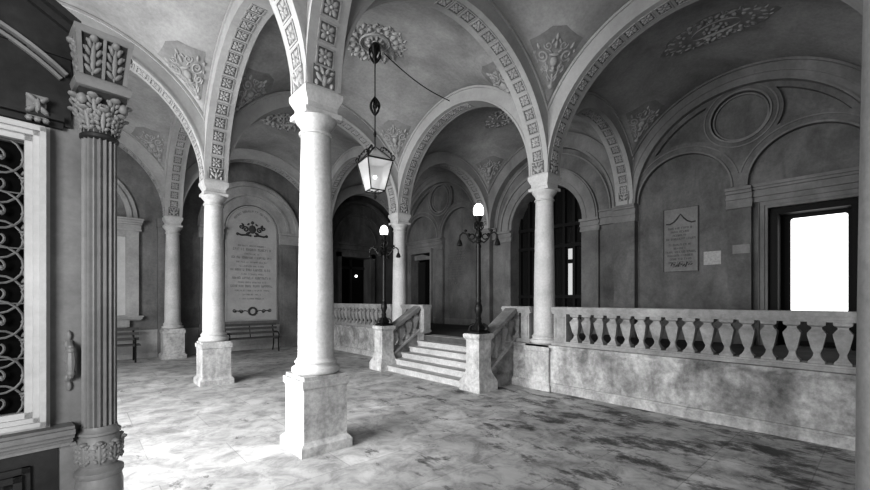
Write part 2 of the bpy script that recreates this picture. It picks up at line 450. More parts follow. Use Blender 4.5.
# ------------------------------------------------------------------ balustrades
def baluster_mb(h=.5, w=.084):
    mb = MB()
    mb.sq([(.9*w,0),(.9*w,.05*h),(.62*w,.10*h),(.42*w,.17*h),(.36*w,.24*h),(.5*w,.30*h),(.62*w,.36*h),(.98*w,.66*h),(1.0*w,.72*h),(.72*w,.79*h),(.55*w,.83*h),(.55*w,.87*h),(.92*w,.91*h),(.98*w,.95*h),(.98*w,h)])
    return mb
BALM = None
def baluster(parent, loc):
    global BALM
    if BALM is None:
        o = baluster_mb().build('baluster', M['balus'], parent, 25); BALM = o.data
    else:
        o = bpy.data.objects.new('baluster', BALM); C.objects.link(o); o.parent = parent
    o.location = loc; return o
def level_balustrade(y0, y1, label, posts, n, b0, b1):
    ym = (y0+y1)/2
    root = empty('balustrade', (A, ym, .835), 0, label, 'balustrade', 'level stone balustrades along the podium edge')
    L0, L1 = y0-ym, y1-ym
    mb = MB(); mb.box((-.14,L0,0),(.14,L1,.05)); mb.box((-.115,L0,.05),(.115,L1,.075)); mb.build('bottom_rail', M['balus'], root, 0)
    mb = MB(); mb.box((-.11,L0,.572),(.11,L1,.60)); mb.box((-.135,L0,.60),(.135,L1,.64)); mb.box((-.155,L0,.64),(.155,L1,.685)); mb.box((-.13,L0,.685),(.13,L1,.70)); mb.build('handrail', M['balus'], root, 0)
    for a, b in posts:
        mb = MB(); mb.box((-.11,a-ym,.075),(.11,b-ym,.572)); mb.box((-.122,a-ym+.035,.13),(.122,b-ym-.035,.15)); mb.box((-.122,a-ym+.035,.50),(.122,b-ym-.035,.52))
        mb.box((-.122,a-ym+.035,.15),(.122,a-ym+.05,.5)); mb.box((-.122,b-ym-.05,.15),(.122,b-ym-.035,.5))
        mb.build('post', M['balus'], root, 0)
    for i in range(n):
        y = b0+(b1-b0)*i/max(1, n-1)
        baluster(root, (0, y-ym, .075))
    return root
level_balustrade(-4.37,-.235,'long right balustrade of vase-shaped balusters on the stained podium wall',[(-.52,-.27),(-4.36,-4.2)],16,-.66,-4.02)
level_balustrade(.235,.92,'very short balustrade between the column and right stair rail',[(.27,.46),(.76,.92)],1,.61,.61)
level_balustrade(3.44,4.38,'short balustrade piece beside the column left of the stairs',[(3.44,3.62),(4.2,4.36)],2,3.78,4.02)
level_balustrade(4.86,8.98,'far balustrade seen between nearest column and left lamp post',[(4.88,5.1),(8.8,8.96)],16,5.24,8.62)

# ------------------------------------------------------------------ stairs
YS0, YS1 = .80, 3.56
st = empty('staircase', (4.1,2.18,0), 0, 'low flight of worn stone steps rising to the gallery between two lamp posts', 'stairs')
for k in range(6):
    mb = MB(); x0 = 3.40+.25*k
    x1 = 4.95 if k == 5 else x0+.36
    zt = .125*(k+1)
    mb.box((x0-4.1,YS0-2.18,0),(min(x1,A-.02 if k<5 else x1)-4.1,YS1-2.18,zt-.03)); mb.box((x0-.025-4.1,YS0-2.18,zt-.03),(x1-4.1,YS1-2.18,zt+(.004 if k==5 else 0)))
    mb.build('step', M['step'], st, 0)
def newel(x, y, label):
    root = empty('newel_pedestal', (x,y,0), 0, label, 'pedestal', 'stair newel pedestals')
    mb = MB(); mb.sq([(.25,0),(.25,.16),(.235,.2),(.20,.27),(.172,.34),(.162,.42),(.162,.93)]); mb.build('die', M['pedestal'], root, 25)
    mb = MB(); mb.sq([(.17,.93),(.18,.95),(.2,.97),(.205,1.0),(.205,1.03),(.19,1.045)]); mb.build('cap', M['pedestal'], root, 25)
    return root
NR = (3.51,.68); NL = (3.46,3.68)
newel(*NR,'flared white pedestal under the right lamp post at the stair foot')
newel(*NL,'flared pedestal under the left lamp post at the stair foot')
def stair_rail(nx, y, label, facing):
    x0, x1 = nx+.17, A-.12
    root = empty('stair_balustrade', (x0,y,0), 0, label, 'balustrade', 'sloping stair balustrades')
    L = x1-x0; w = .1
    s0, s1 = .32, .86   # string top
    r0, r1 = .90, 1.42  # rail underside
    def slab(za0, za1, zb0, zb1, ww, name, mat):
        mb = MB(); mb.hexa([(0,-ww,za0),(L,-ww,zb0),(L,ww,zb0),(0,ww,za0),(0,-ww,za1),(L,-ww,zb1),(L,ww,zb1),(0,ww,za1)])
        mb.build(name, mat, root, 0)
    slab(0, s0, 0, s1, w, 'string_wall', M['marble'])
    slab(s0, s0+.05, s1, s1+.05, w+.03, 'string_moulding', M['balus'])
    slab(r0, r0+.10, r1, r1+.10, w+.035, 'handrail', M['rail'])
    n = 4
    for i in range(n):
        t = (i+.5)/n; zb = s0+.05+(s1-s0)*t-.02; zt = r0+(r1-r0)*t+.02
        o = baluster(root, (L*t, 0, zb)); o.scale = (1,1,(zt-zb)/.5)
    return root
stair_rail(NR[0], NR[1], 'right sloping stair balustrade with mottled dark marble side', -1)
stair_rail(NL[0], NL[1], 'left sloping stair balustrade behind the left newel pedestal', 1)

# ------------------------------------------------------------------ lettering helper
def letters(mb, u0, u1, v, h, d, mi=0, density=1.0, arc=None):
    u = u0; th = h*.15
    word = random.randint(2,8)
    while u < u1 - h*.5:
        if word == 0:
            u += h*.6; word = random.randint(2,8); continue
        word -= 1
        w = h*random.choice((.18,.55,.6,.65,.7))
        segs = []
        segs.append((0,0,th,h))
        if w > h*.3:
            if random.random() < .6: segs.append((w-th,0,w,h))
            if random.random() < .5: segs.append((0,h-th,w,h))
            if random.random() < .4: segs.append((0,h*.45,w,h*.45+th))
            if random.random() < .5: segs.append((0,0,w,th))
        for a, b, c, e in segs:
            if arc:
                (cx, cy, r) = arc
                q = []
                for (x, y) in ((a,b),(c,b),(c,e),(a,e)):
                    ang = PI/2 - (u+x)/r; q.append((cx+(r+y)*cos(ang), cy+(r+y)*sin(ang), d))
                mb.add(q, [(0,1,2,3)], mi)
            else:
                mb.add([(u+a,v+b,d),(u+c,v+b,d),(u+c,v+e,d),(u+a,v+e,d)], [(0,1,2,3)], mi)
        u += w + h*.2

# ------------------------------------------------------------------ right wall
FR = frame((XW,0,0),(0,1,0),(-1,0,0))
wr = empty('wall_right', (0,0,0), kind='structure')
def wpart(name, mat, fn, F=FR, parent=None, smooth=30):
    mb = MB(F); fn(mb); return mb.build(name, mat, parent if parent is not None else wr, smooth)
def stepped(mb, u0, u1, v0, steps, e=0.0):
    # steps: list of (height, depth); projects sideways too
    v = v0
    for h, d in steps:
        fbox(mb, u0-e*d, u1+e*d, v, v+h, 0, d); v += h
def archhole(u0, u1, v0, vs, n=24):
    c = (u0+u1)/2; r = (u1-u0)/2
    return [(u0,v0),(u1,v0)] + arcpts((c,vs), r, 0, PI, n)
def recthole(u0, u1, v0, v1): return [(u0,v0),(u1,v0),(u1,v1),(u0,v1)]
TOP = 7.0
def circ_int(c0, r0, c1, r1):
    dx, dy = c1[0]-c0[0], c1[1]-c0[1]; d = math.hypot(dx,dy); a = (r0*r0-r1*r1+d*d)/(2*d); h = sqrt(max(0,r0*r0-a*a))
    mx, my = c0[0]+a*dx/d, c0[1]+a*dy/d
    return (mx+h*dy/d, my-h*dx/d), (mx-h*dy/d, my+h*dx/d)
def ang(c, p): return math.atan2(p[1]-c[1], p[0]-c[0])
def arc_between(c, r, p, q, n, ccw):
    a0, a1 = ang(c,p), ang(c,q)
    if ccw and a1 < a0: a1 += 2*PI
    if not ccw and a1 > a0: a1 -= 2*PI
    return arcpts(c, r, a0, a1, n)
def tracery(yc, sg, wallmat):
    # two sub-arches and an oculus in the lunette; the door on side sg
    cs = 1.07; rs = .93; oc = (yc, H+1.46); ro = .50
    outer = []
    d = .10
    base = H-.0
    outer += [(yc+2.08,base)] + arcpts((yc,H), 2.08, .02, PI-.02, 48) + [(yc-2.08,base)]
    for c in (-cs, cs):
        outer += [(yc+c-rs,base)] + arcpts((yc+c,H+.02), rs, PI, 0, 26) + [(yc+c+rs,base)]
    # remove duplicated neighbours
    cl = []
    for p in outer:
        if not cl or math.hypot(p[0]-cl[-1][0], p[1]-cl[-1][1]) > 1e-4: cl.append(p)
    holes = [arcpts(oc, ro, 0, 2*PI, 36)[:-1]]
    Ro, Rs, Rq = 1.94, 1.19, .70
    for s in (-1, 1):
        sc = (yc+s*cs, H)
        a = max(circ_int((yc,H),Ro,sc,Rs), key=lambda p: p[1])
        b = min(circ_int(sc,Rs,oc,Rq), key=lambda p: -abs(p[0]-yc))
        t = [p for p in circ_int((yc,H),Ro,oc,Rq) if (p[0]-yc)*s > 0][0]
        h = arc_between(sc, Rs, a, b, 14, s < 0 and False or (s > 0))[:-1] if s > 0 else arc_between(sc, Rs, a, b, 14, False)[:-1]
        h += arc_between(oc, Rq, b, t, 12, s > 0)[:-1]
        h += arc_between((yc,H), Ro, t, a, 18, s < 0)[:-1]
        holes.append(h)
    wpart('lunette_tracery', wallmat, lambda mb: mb.plate(cl, holes, d, 0))
    def beads(mb):
        mb.ring(oc, ro, ro+.035, d, d+.03, 0, 2*PI, 40); mb.ring(oc, ro-.05, ro-.02, 0, .05, 0, 2*PI, 40)
        mb.ring(oc, ro+.11, ro+.135, d, d+.02, 0, 2*PI, 40)
        for c in (-cs, cs): mb.ring((yc+c,H+.02), rs, rs+.035, d, d+.03, 0, PI, 30); mb.ring((yc+c,H+.02), rs+.14, rs+.165, d, d+.02, .25, PI-.25, 30)
    wpart('bead_moulding', M['trim'], beads)
    # centre pilaster and its entablature
    def pil(mb):
        fbox(mb, yc-.2, yc+.2, PF, 3.55, 0, .12); fbox(mb, yc-.24, yc+.24, PF, PF+.2, 0, .15)
    wpart('pilaster', wallmat, pil)
    def ent(mb):
        st_ = [(.06,.17),(.12,.14),(.05,.19),(.07,.15),(.06,.20),(.06,.25)]
        stepped(mb, yc-.22, yc+.22, 3.55, st_)
        a, b = (yc+.22, yc+2.0) if sg > 0 else (yc-2.0, yc-.22)
        stepped(mb, a, b, 3.64, [(.10,.06),(.05,.11),(.09,.08),(.05,.13),(.06,.17)])
    wpart('entablature', M['trim'], ent)
    def rim(mb):
        mb.ring((yc,H), 2.08, RE, 0, .19, 0, PI, 60)
        mb.ring((yc,H), RE-.055, RE-.01, .2, .235, .4, PI-.4, 60)
        mb.ring((yc,H), 2.04, 2.08, 0, .225, 0, PI, 60)
        mb.ring((yc,H), 2.20, 2.23, .2, .215, 0, PI, 60)
    wpart('wall_arch', M['trim'], rim)
def wall_bay(y0, y1, holes, mat, depth=.45):
    def fn(mb):
        o = recthole(y0, y1, 0, TOP); mb.plate(o, holes, 0, -depth, rim=False)
    wpart('wall_surface', mat, fn, smooth=0)
dh = recthole(-4.08,-2.76,PF+.001,3.50)
wall_bay(-A-1.5, 0, [dh], M['wall'])
tracery(-2.31, -1, M['wall'])
ah = archhole(1.2,3.6,PF+.001,3.84)
wall_bay(0, A, [ah], M['wall'])
dh2 = recthole(7.55,8.75,PF+.001,3.5)
wall_bay(A, YW, [dh2], M['wall'])
tracery(6.93, 1, M['wall'])
def big_door_arch(mb):
    c = (2.4,3.84)
    mb.ring(c,1.2,1.30,0,.05); mb.ring(c,1.30,1.34,0,.09); mb.ring(c,1.34,1.56,0,.07); mb.ring(c,1.56,1.62,0,.12); mb.ring(c,1.62,1.66,0,.08)
wpart('door_archivolt', M['trim'], big_door_arch)
def lun0(mb):
    mb.ring((2.31,H),2.08,RE,0,.19,0,PI,60); mb.ring((2.31,H),RE-.055,RE-.01,.2,.235,.4,PI-.4,60); mb.ring((2.31,H),2.02,2.08,0,.225,0,PI,60); mb.ring((2.31,H),1.86,1.9,0,.04,0,PI,60)
wpart('wall_arch', M['trim'], lun0)
for a, b in ((.72,1.2),(3.6,4.08)):
    wpart('pilaster', M['wall'], lambda mb: (fbox(mb,a,b,PF,3.5,0,.08), fbox(mb,a-.02,b+.02,PF,PF+.22,0,.11)))
    wpart('impost_cornice', M['trim'], lambda mb: stepped(mb,a-.03,b+.03,3.5,[(.05,.11),(.09,.09),(.05,.13),(.08,.10),(.07,.17)]))
for y in (-A, 0, A, 2*A):
    wpart('pilaster', M['wall'], lambda mb: (fbox(mb,y-.25,y+.25,PF,3.62,0,.2), fbox(mb,y-.29,y+.29,PF,PF+.24,0,.24)))
    wpart('impost_cornice', M['trim'], lambda mb: stepped(mb,y-.27,y+.27,3.58,[(.05,.23),(.12,.21),(.05,.24),(.1,.21),(.05,.26),(.05,.29)]))
    if y in (0, A): wpart('impost_cornice', M['trim'], lambda mb: (stepped(mb,y-.42 if y==A else y+.27,y-.27 if y==A else y+.7,3.62,[(.06,.09),(.12,.07),(.06,.11),(.1,.09),(.04,.14)])))
tag(wpart('baseboard_right', M['trim'], lambda mb: (fbox(mb,-5,-4.3,PF,PF+.22,0,.05), fbox(mb,-2.5,.6,PF,PF+.22,0,.05), fbox(mb,4.1,7.3,PF,PF+.22,0,.05))), kind='structure')
# door architraves
def architrave(u0, u1, v1, w=.2):
    def fn(mb):
        for k, (a, b, d) in enumerate(((0,.05,.05),(.05,.13,.075),(.13,w,.11))):
            fbox(mb,u0-b,u0-a,PF,v1+a,0,d); fbox(mb,u1+a,u1+b,PF,v1+a,0,d); fbox(mb,u0-b,u1+b,v1+a,v1+b,0,d)
    return fn
wpart('door_architrave', M['trim'], architrave(-4.08,-2.76,3.50,.14), smooth=0)
wpart('door_architrave', M['trim'], architrave(7.55,8.75,3.5,.15), smooth=0)

# doors
def rrect(u0,u1,v0,v1,r,n=5):
    p = []
    for cx,cy,a in ((u1-r,v1-r,0),(u0+r,v1-r,PI/2),(u0+r,v0+r,PI),(u1-r,v0+r,1.5*PI)): p += arcpts((cx,cy),r,a,a+PI/2,n)
    return p
d1 = empty('door_1', (0,0,0), kind='structure')
def f1(mb):
    mb.plate(recthole(-4.12,-2.72,PF,3.6), [rrect(-3.86,-3.04,1.42,3.31,.05)], -.45, -.55)
    fbox(mb,-2.90,-2.77,PF,3.38,-.45,-.05); fbox(mb,-4.07,-3.92,PF,3.38,-.45,-.1); fbox(mb,-4.07,-2.77,3.38,3.49,-.45,-.1)
wpart('door_frame', M['darkwood'], f1, parent=d1, smooth=0)
wpart('glass_pane', M['daylight'], lambda mb: mb.plate(rrect(-3.88,-3.02,1.40,3.33,.05), [], -.50), parent=d1)
wpart('lower_panel', M['wood'], lambda mb: fbox(mb,-3.8,-3.1,.85,1.34,-.45,-.42), parent=d1)
d2 = empty('door_2', (0,0,0), kind='structure')
def f2(mb):
    for u in (1.2,1.66,1.98,2.36,2.84,3.2,3.55): fbox(mb,u-.03,u+.05,PF,4.9,-.44,-.36)
    for v in (PF,1.7,3.2,3.8): fbox(mb,1.2,3.6,v,v+.1,-.44,-.34)
wpart('door_frame', M['darkwood'], f2, parent=d2)
wpart('dark_panes', M['darkglass'], lambda mb: mb.plate(recthole(1.1,3.7,PF,5.2), [], -.45), parent=d2)
wpart('glint_pane', M['glint'], lambda mb: (fbox(mb,1.74,1.87,1.75,2.72,-.44,-.40), fbox(mb,1.74,1.87,2.84,3.15,-.44,-.40)), parent=d2)  # glowing strips stand in for a window reflection on the dark panes
d3 = empty('door_3', (0,0,0), kind='structure')
wpart('dark_opening', M['black'], lambda mb: mb.plate(recthole(7.5,8.8,PF,3.6), [], -.42), parent=d3)
def tr3(mb): mb.plate([(7.7,3.42),(8.6,3.42)]+arcpts((8.15,3.0),.62,.75,PI-.75,10), [], -.3)
wpart('door_leaf', M['wood'], lambda mb: (fbox(mb,8.3,8.74,PF,3.2,-.4,-.35), fbox(mb,7.55,7.7,PF,3.5,-.4,-.3)), parent=d3)
wpart('transom_panel', M['trim'], lambda mb: mb.plate([(8.7,3.26),(8.7,3.46),(8.2,3.48),(7.6,3.34),(7.6,3.26)], [], -.12, -.2), parent=d3)

# plaques on the right wall
pq = empty('wall_plaque', (XW,-1.2,2.3), 0, 'carved inscription plaque with curved gable on wall behind right balustrade', 'plaque')
def local(F, root): return lambda p: F(p) - root.location
mb = MB(local(FR,pq)); mb.box((-1.56,2.3,0),(-.84,3.77,.03)); mb.build('slab', M['plaque_grey'], pq, 0)
mb = MB(local(FR,pq))
gable = [(-1.5,3.42),(-1.42,3.41),(-1.34,3.45),(-1.27,3.52),(-1.2,3.62),(-1.13,3.52),(-1.06,3.45),(-.98,3.41),(-.9,3.42)]
mb.tube([(u,v,.03) for u,v in gable], .017, 6)
mb.tube([(-1.55,2.31,.03),(-1.55,3.76,.03),(-.85,3.76,.03),(-.85,2.31,.03)], .010, 5, closed=True)
mb.build('border', M['ink'], pq)
mb = MB(local(frame((XW,0,0),(0,-1,0),(-1,0,0)),pq))
for i in range(11):
    ins = (.1,.16,.2,.06,.12,.22,.05,.09,.14,.1,.2)[i]; v = 3.28-.082*i-(.05 if i > 3 else 0)
    letters(mb,.84+ins,1.56-ins,v,.045,.033)
for k in range(9):
    mb.tube([(1.0+.05*k,2.44+.03*sin(k*1.9),.033),(1.04+.05*k,2.49+.03*cos(k*2.1),.033)],.012,5)
tag(mb.build('inscription', M['ink'], pq, 0), kind='stuff')
nt_ = empty('paper_notice', (XW,-1.8,2.43), 0, 'blank pale paper notice on wall right of the gabled plaque', 'notice')
mb = MB(local(FR,nt_)); mb.box((-1.97,2.43,0),(-1.65,2.72,.012)); nt2 = mb.build('sheet', M['paper'], nt_, 0)
pf = empty('inscription_panel', (XW,6.1,2.3), 0, 'faded inscription on the wall panel left of right lamp post', 'inscription')
mb = MB(local(frame((XW,0,0),(0,-1,0),(-1,0,0)),pf))
for i in range(12):
    letters(mb,-6.5,-5.65,3.4-.09*i,.055,.005)
for k in range(8): mb.tube([(-6.4+.1*k,2.2+.04*sin(k*2),.004),(-6.34+.1*k,2.27+.04*cos(k*3),.004)],.014,5)
tag(mb.build('lettering', M['ink_soft'], pf, 0), kind='stuff')
sp = empty('switch_plate', (XW-.12,-2.3,2.6), 0, 'small rectangular plate on the pilaster beside the bright doorway', 'plate')
mb = MB(local(FR,sp)); mb.box((-2.49,2.62,.12),(-2.2,2.80,.135)); mb.build('plate', M['plaque_grey'], sp, 0)

# ------------------------------------------------------------------ back wall
FB = frame((0,YW,0),(1,0,0),(0,-1,0))
wb = empty('wall_back', (0,0,0), kind='structure')
def bpart(name, mat, fn, parent=None, smooth=30): return wpart(name, mat, fn, FB, parent if parent is not None else wb, smooth)
bpart('wall_surface', M['wall_back'], lambda mb: mb.plate(recthole(-9,0,0,TOP), [], 0), smooth=0)
bpart('wall_surface', M['wall_back'], lambda mb: mb.plate(recthole(0,A,0,TOP), [], 0), smooth=0)
bpart('wall_surface', M['wall_shaded'], lambda mb: mb.plate(recthole(A,XW+.2,0,TOP), [recthole(5.62,6.95,PF+.001,3.33)], 0, -.5, rim=False), smooth=0)
tag(bpart('baseboard_back', M['trim_back'], lambda mb: (fbox(mb,-9,4.4,0,.74,0,.06), fbox(mb,-9,4.4,.74,.80,0,.09), fbox(mb,-9,4.4,0,.14,0,.09))), kind='structure')
def imparch(mb):
    c = (2.34,3.95); mb.ring(c,.86,.94,0,.06); mb.ring(c,.94,1.16,0,.04); mb.ring(c,1.16,1.24,0,.11); mb.ring(c,1.24,1.46,0,.08); mb.ring(c,1.46,1.56,0,.15); mb.ring(c,1.56,1.62,0,.09)
bpart('panel_archivolt', M['trim_back'], imparch)
for a, b in ((.78,1.42),(3.26,3.90)):
    bpart('pilaster', M['wall_back'], lambda mb: (fbox(mb,a,b,.8,3.6,0,.10), fbox(mb,a+.1,b-.1,.95,3.45,.10,.13), fbox(mb,a-.03,b+.03,.0,.9,0,.14)))
    bpart('impost_cornice', M['trim_back'], lambda mb: stepped(mb,a-.03,b+.03,3.58,[(.06,.14),(.1,.12),(.06,.17),(.09,.13),(.08,.22)]))
for a, b in ((-.30,-.04),(.04,.3),(4.3,4.9)):
    bpart('pilaster', M['wall_back'], lambda mb: (fbox(mb,a,b,0,3.75,0,.2), fbox(mb,a-.02,b+.02,3.75,4.0,0,.24)))
# niche frame (left bay)
def niche(mb):
    fbox(mb,-1.02,-.74,1.2,3.58,0,.12); fbox(mb,-1.04,-1.02,1.2,3.5,0,.07); fbox(mb,-3.9,-3.6,1.2,3.58,0,.12)
    fbox(mb,-3.6,-1.02,3.42,3.58,0,.10)
bpart('niche_frame', M['trim_back'], niche)
bpart('niche_cornice', M['trim_back'], lambda mb: stepped(mb,-4.0,-.72,3.58,[(.06,.16),(.12,.13),(.05,.2),(.06,.26),(.05,.32)],.25))
bpart('niche_sill', M['trim_back'], lambda mb: (stepped(mb,-4.0,-.72,1.08,[(.04,.12),(.05,.2),(.04,.26)],.3), fbox(mb,-1.25,-.95,.9,1.08,0,.14), fbox(mb,-1.2,-1.0,.84,.9,0,.09)))
bpart('niche_arch', M['trim_back'], lambda mb: (mb.ring((-2.31,3.9),1.30,1.42,0,.12), mb.ring((-2.31,3.9),1.42,1.55,0,.07)))
np_ = empty('wall_plaque', (-2.31,YW,1.2), 0, 'pale inscribed plaque in the framed niche above the left bench', 'plaque')
mb = MB(local(FB,np_)); mb.box((-3.6,1.22,0),(-1.02,3.42,.03)); mb.build('slab', M['plaque'], np_, 0)
mb = MB(local(FB,np_))
for i in range(15): letters(mb,-3.4+.1*random.random(),-1.25-.15*random.random(),3.2-.12*i,.06,.033)
tag(mb.build('inscription', M['ink_soft'], np_, 0), kind='stuff')
# big inscription
bp_ = empty('inscription_panel', (2.34,YW,.95), 0, 'tall round-topped inscription panel with emblem and wreath above the bench', 'plaque')
mb = MB(local(FB,bp_)); mb.plate([(1.51,.95),(3.17,.95)]+arcpts((2.34,3.95),.83,0,PI,30), [], .03, 0); mb.build('slab', M['plaque_mid'], bp_, 0)
mb = MB(local(FB,bp_))
mb.tube([(1.55,.98,.035),(3.13,.98,.035)]+[(u,v,.035) for u,v in arcpts((2.34,3.95),.79,0,PI,30)], .012, 5, closed=True); mb.build('border', M['trim_back'], bp_)
mb = MB(local(FB,bp_))
wd = [.9,1.2,.5,1.3,1.0,.8,1.35,.7,1.25,.9,1.35,1.1,.6,.8]
for i, w in enumerate(wd):
    h = .075 if i in (1,3,6,8,10) else .05
    letters(mb,2.34-w/2,2.34+w/2,3.42-.135*i,h,.034)
letters(mb,-.62,.64,0,.07,.034,arc=(2.34,3.95,.62))
tag(mb.build('inscription', M['ink_soft'], bp_, 0), kind='stuff')
mb = MB(local(FB,bp_))
E = lambda s,t,o: (2.34+s, 3.98+t, .034+o)
blob(mb,E,0,.02,.12,.15,.03,0); blob(mb,E,0,.24,.05,.06,.03)
for s in (-1,1):
    line(mb,E,[(s*(x),y) for x,y in spiral((.22,.0),.1,1.3,0)],.022); line(mb,E,[(s*x,y) for x,y in spiral((.36,.08),.07,1.2,2)],.018)
    line(mb,E,[(s*.05,-.2),(s*.2,-.18),(s*.35,-.2),(s*.46,-.17)],.03); blob(mb,E,s*.46,-.17,.05,.05,.03); blob(mb,E,s*.3,.15,.06,.03,.03,s*.8); blob(mb,E,s*.13,.18,.05,.03,.03,s*-.8); blob(mb,E,s*.14,-.12,.08,.04,.03,s*-.5)
mb.build('emblem', M['ink'], bp_)
mb = MB(local(FB,bp_))
E2 = lambda s,t,o: (2.34+s, 1.27+t, .034+o)
mb.tube([E2(.12*cos(a*PI/12),.12*sin(a*PI/12),.01) for a in range(24)], .032, 6, closed=True); mb.build('wreath', M['ink'], bp_)
mb = MB(local(FB,bp_))
for s in (-1,1):
    line(mb,E2,[(s*.15,0),(s*.25,.03),(s*.35,-.02),(s*.45,.02),(s*.6,0)],.013)
    line(mb,E2,[(s*x,y) for x,y in spiral((.36,-.01),.07,1.3,0)],.013); line(mb,E2,[(s*x,y) for x,y in spiral((.56,.03),.065,1.3,3)],.013)
mb.build('scroll_ornament', M['ink'], bp_)
# far end doorway of the gallery
bpart('wall_arch', M['wall_shaded'], lambda mb: (mb.ring((GX,3.95),1.52,1.64,0,.16), mb.ring((GX,3.95),1.05,1.15,0,.08), mb.ring((GX,3.95),.75,.8,0,.05)))
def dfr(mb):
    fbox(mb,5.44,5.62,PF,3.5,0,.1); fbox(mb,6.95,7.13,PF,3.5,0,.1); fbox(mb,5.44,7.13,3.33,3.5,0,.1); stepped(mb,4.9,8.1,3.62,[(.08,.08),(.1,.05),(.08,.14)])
bpart('door_architrave', M['wall_shaded'], dfr)
d4 = empty('door_4', (0,0,0), kind='structure')
bpart('dark_opening', M['black'], lambda mb: mb.plate(recthole(5.5,7.1,PF,3.4), [], -.48), parent=d4)
bpart('door_leaf', M['wood'], lambda mb: (fbox(mb,5.62,5.75,PF,3.3,-.45,-.4), fbox(mb,6.25,6.36,PF,3.3,-.45,-.4), fbox(mb,5.62,6.95,2.9,3.0,-.45,-.4)), parent=d4)
mb = MB(FB); mb.ball((6.55,2.62,-.40),.055,8,6); mb.build('bright_spot', M['globe'], d4)  # small glowing ball for a bright spot inside the doorway

# ------------------------------------------------------------------ stucco reliefs on the vaults
def corner_map(b, qx, qy):
    # arc-length map from the vault corner along the diagonal
    c = Vector((b.cx+qx*b.sx, b.cy+qy*b.sy)); d = Vector((-qx,-qy)).normalized(); p = Vector((-d.y, d.x))
    tab = [(0.0,0.0)]; prev = Vector((c.x,c.y,b.z(c.x,c.y))); L = 0; k = 0.0
    for i in range(1,240):
        k = i*.008; q = c+d*k; w = Vector((q.x,q.y,b.z(q.x,q.y))); L += (w-prev).length; tab.append((L,k)); prev = w
    def f(s, t, o):
        if s <= 0: k = 0
        else:
            lo = 0
            for i in range(len(tab)-1):
                if tab[i+1][0] >= s: lo = i; break
            a, e = tab[lo], tab[lo+1]; k = a[1]+(e[1]-a[1])*(s-a[0])/max(1e-6, e[0]-a[0])
        lim = max(0.0, k*.98)
        t = max(-lim, min(lim, t))
        q = c+d*k+p*t
        return b.pt(q.x, q.y, o)
    return f
def corner_relief(b, qx, qy, label):
    f0 = corner_map(b, qx, qy); o = f0(.2,0,0)
    f = lambda s,t,off: f0(s,t,off)-o
    root = empty('stucco_relief', o, 0, label, 'stucco relief', 'corner stucco reliefs on the vaults')
    mb = MB(); n = 10; S0, S1 = .30, 1.28
    g = []
    for i in range(n+1):
        s = S0+(S1-S0)*i/n; w = .04+.40*min(1,(i/n)/.7) if i < n*.75 else .44*(1-(i/n-.7)/.3*.75)
        g.append([(s, w*(-1+2*j/8)) for j in range(9)])
    vs = [f(s,t,.006) for r in g for s,t in r]
    mb.add(vs, [(i*9+j,i*9+j+1,(i+1)*9+j+1,(i+1)*9+j) for i in range(n) for j in range(8)])
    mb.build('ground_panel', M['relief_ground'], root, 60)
    mb = MB()
    blob(mb,f,.74,0,.09,.07,.06); blob(mb,f,.85,0,.03,.10,.05); blob(mb,f,.64,0,.05,.03,.05); blob(mb,f,.60,0,.02,.06,.04)
    mb.build('urn', M['relief'], root, 60)
    mb = MB()
    blob(mb,f,1.0,0,.07,.03,.04); blob(mb,f,1.12,0,.06,.025,.035); line(mb,f,[(.36,0),(.45,.01),(.55,0)],.016)
    for s in (-1,1):
        line(mb,f,[(a,s*t) for a,t in spiral((.80,.20),.10,1.4,2.6)],.017); line(mb,f,[(a,s*t) for a,t in spiral((.62,.14),.07,1.3,0,-1)],.014)
        line(mb,f,[(a,s*t) for a,t in spiral((.98,.13),.07,1.3,1.5)],.014); line(mb,f,[(.45,0),(.52,s*.07),(.6,s*.1),(.72,s*.13)],.014)
        blob(mb,f,.46,s*.06,.06,.022,.03,s*.6); blob(mb,f,.93,s*.28,.06,.028,.035,s*.5); blob(mb,f,.80,s*.33,.04,.03,.03); blob(mb,f,.55,s*.17,.05,.022,.03,s*.9); blob(mb,f,1.05,s*.06,.05,.02,.03,s*-.5); blob(mb,f,.68,s*.26,.04,.02,.03,s*.3); blob(mb,f,.9,s*.08,.05,.02,.03,s)
    blob(mb,f,.34,0,.05,.05,.04)
    mb.build('foliage', M['relief'], root, 60)
    return root
corner_relief(bays['D'],1,1,'urn and scroll relief above the column at the right balustrade end')
corner_relief(bays['B'],1,1,'scroll relief at upper left above the second column on the left')
corner_relief(bays['C'],1,1,'worn scroll relief above the farthest left column')
corner_relief(bays['E'],-1,1,'dark scroll relief right of the tall arch near the second left column')
corner_relief(bays['E'],1,1,'scroll relief on the vault right of the hanging lantern')
corner_relief(bays['E'],1,-1,'half-hidden scroll relief behind the wide arch above the stairs')
corner_relief(bays['G1'],1,1,'small triangular relief between the wall arches above the right pilaster')
corner_relief(bays['G2'],1,1,'small triangular relief above the right lamp globe')
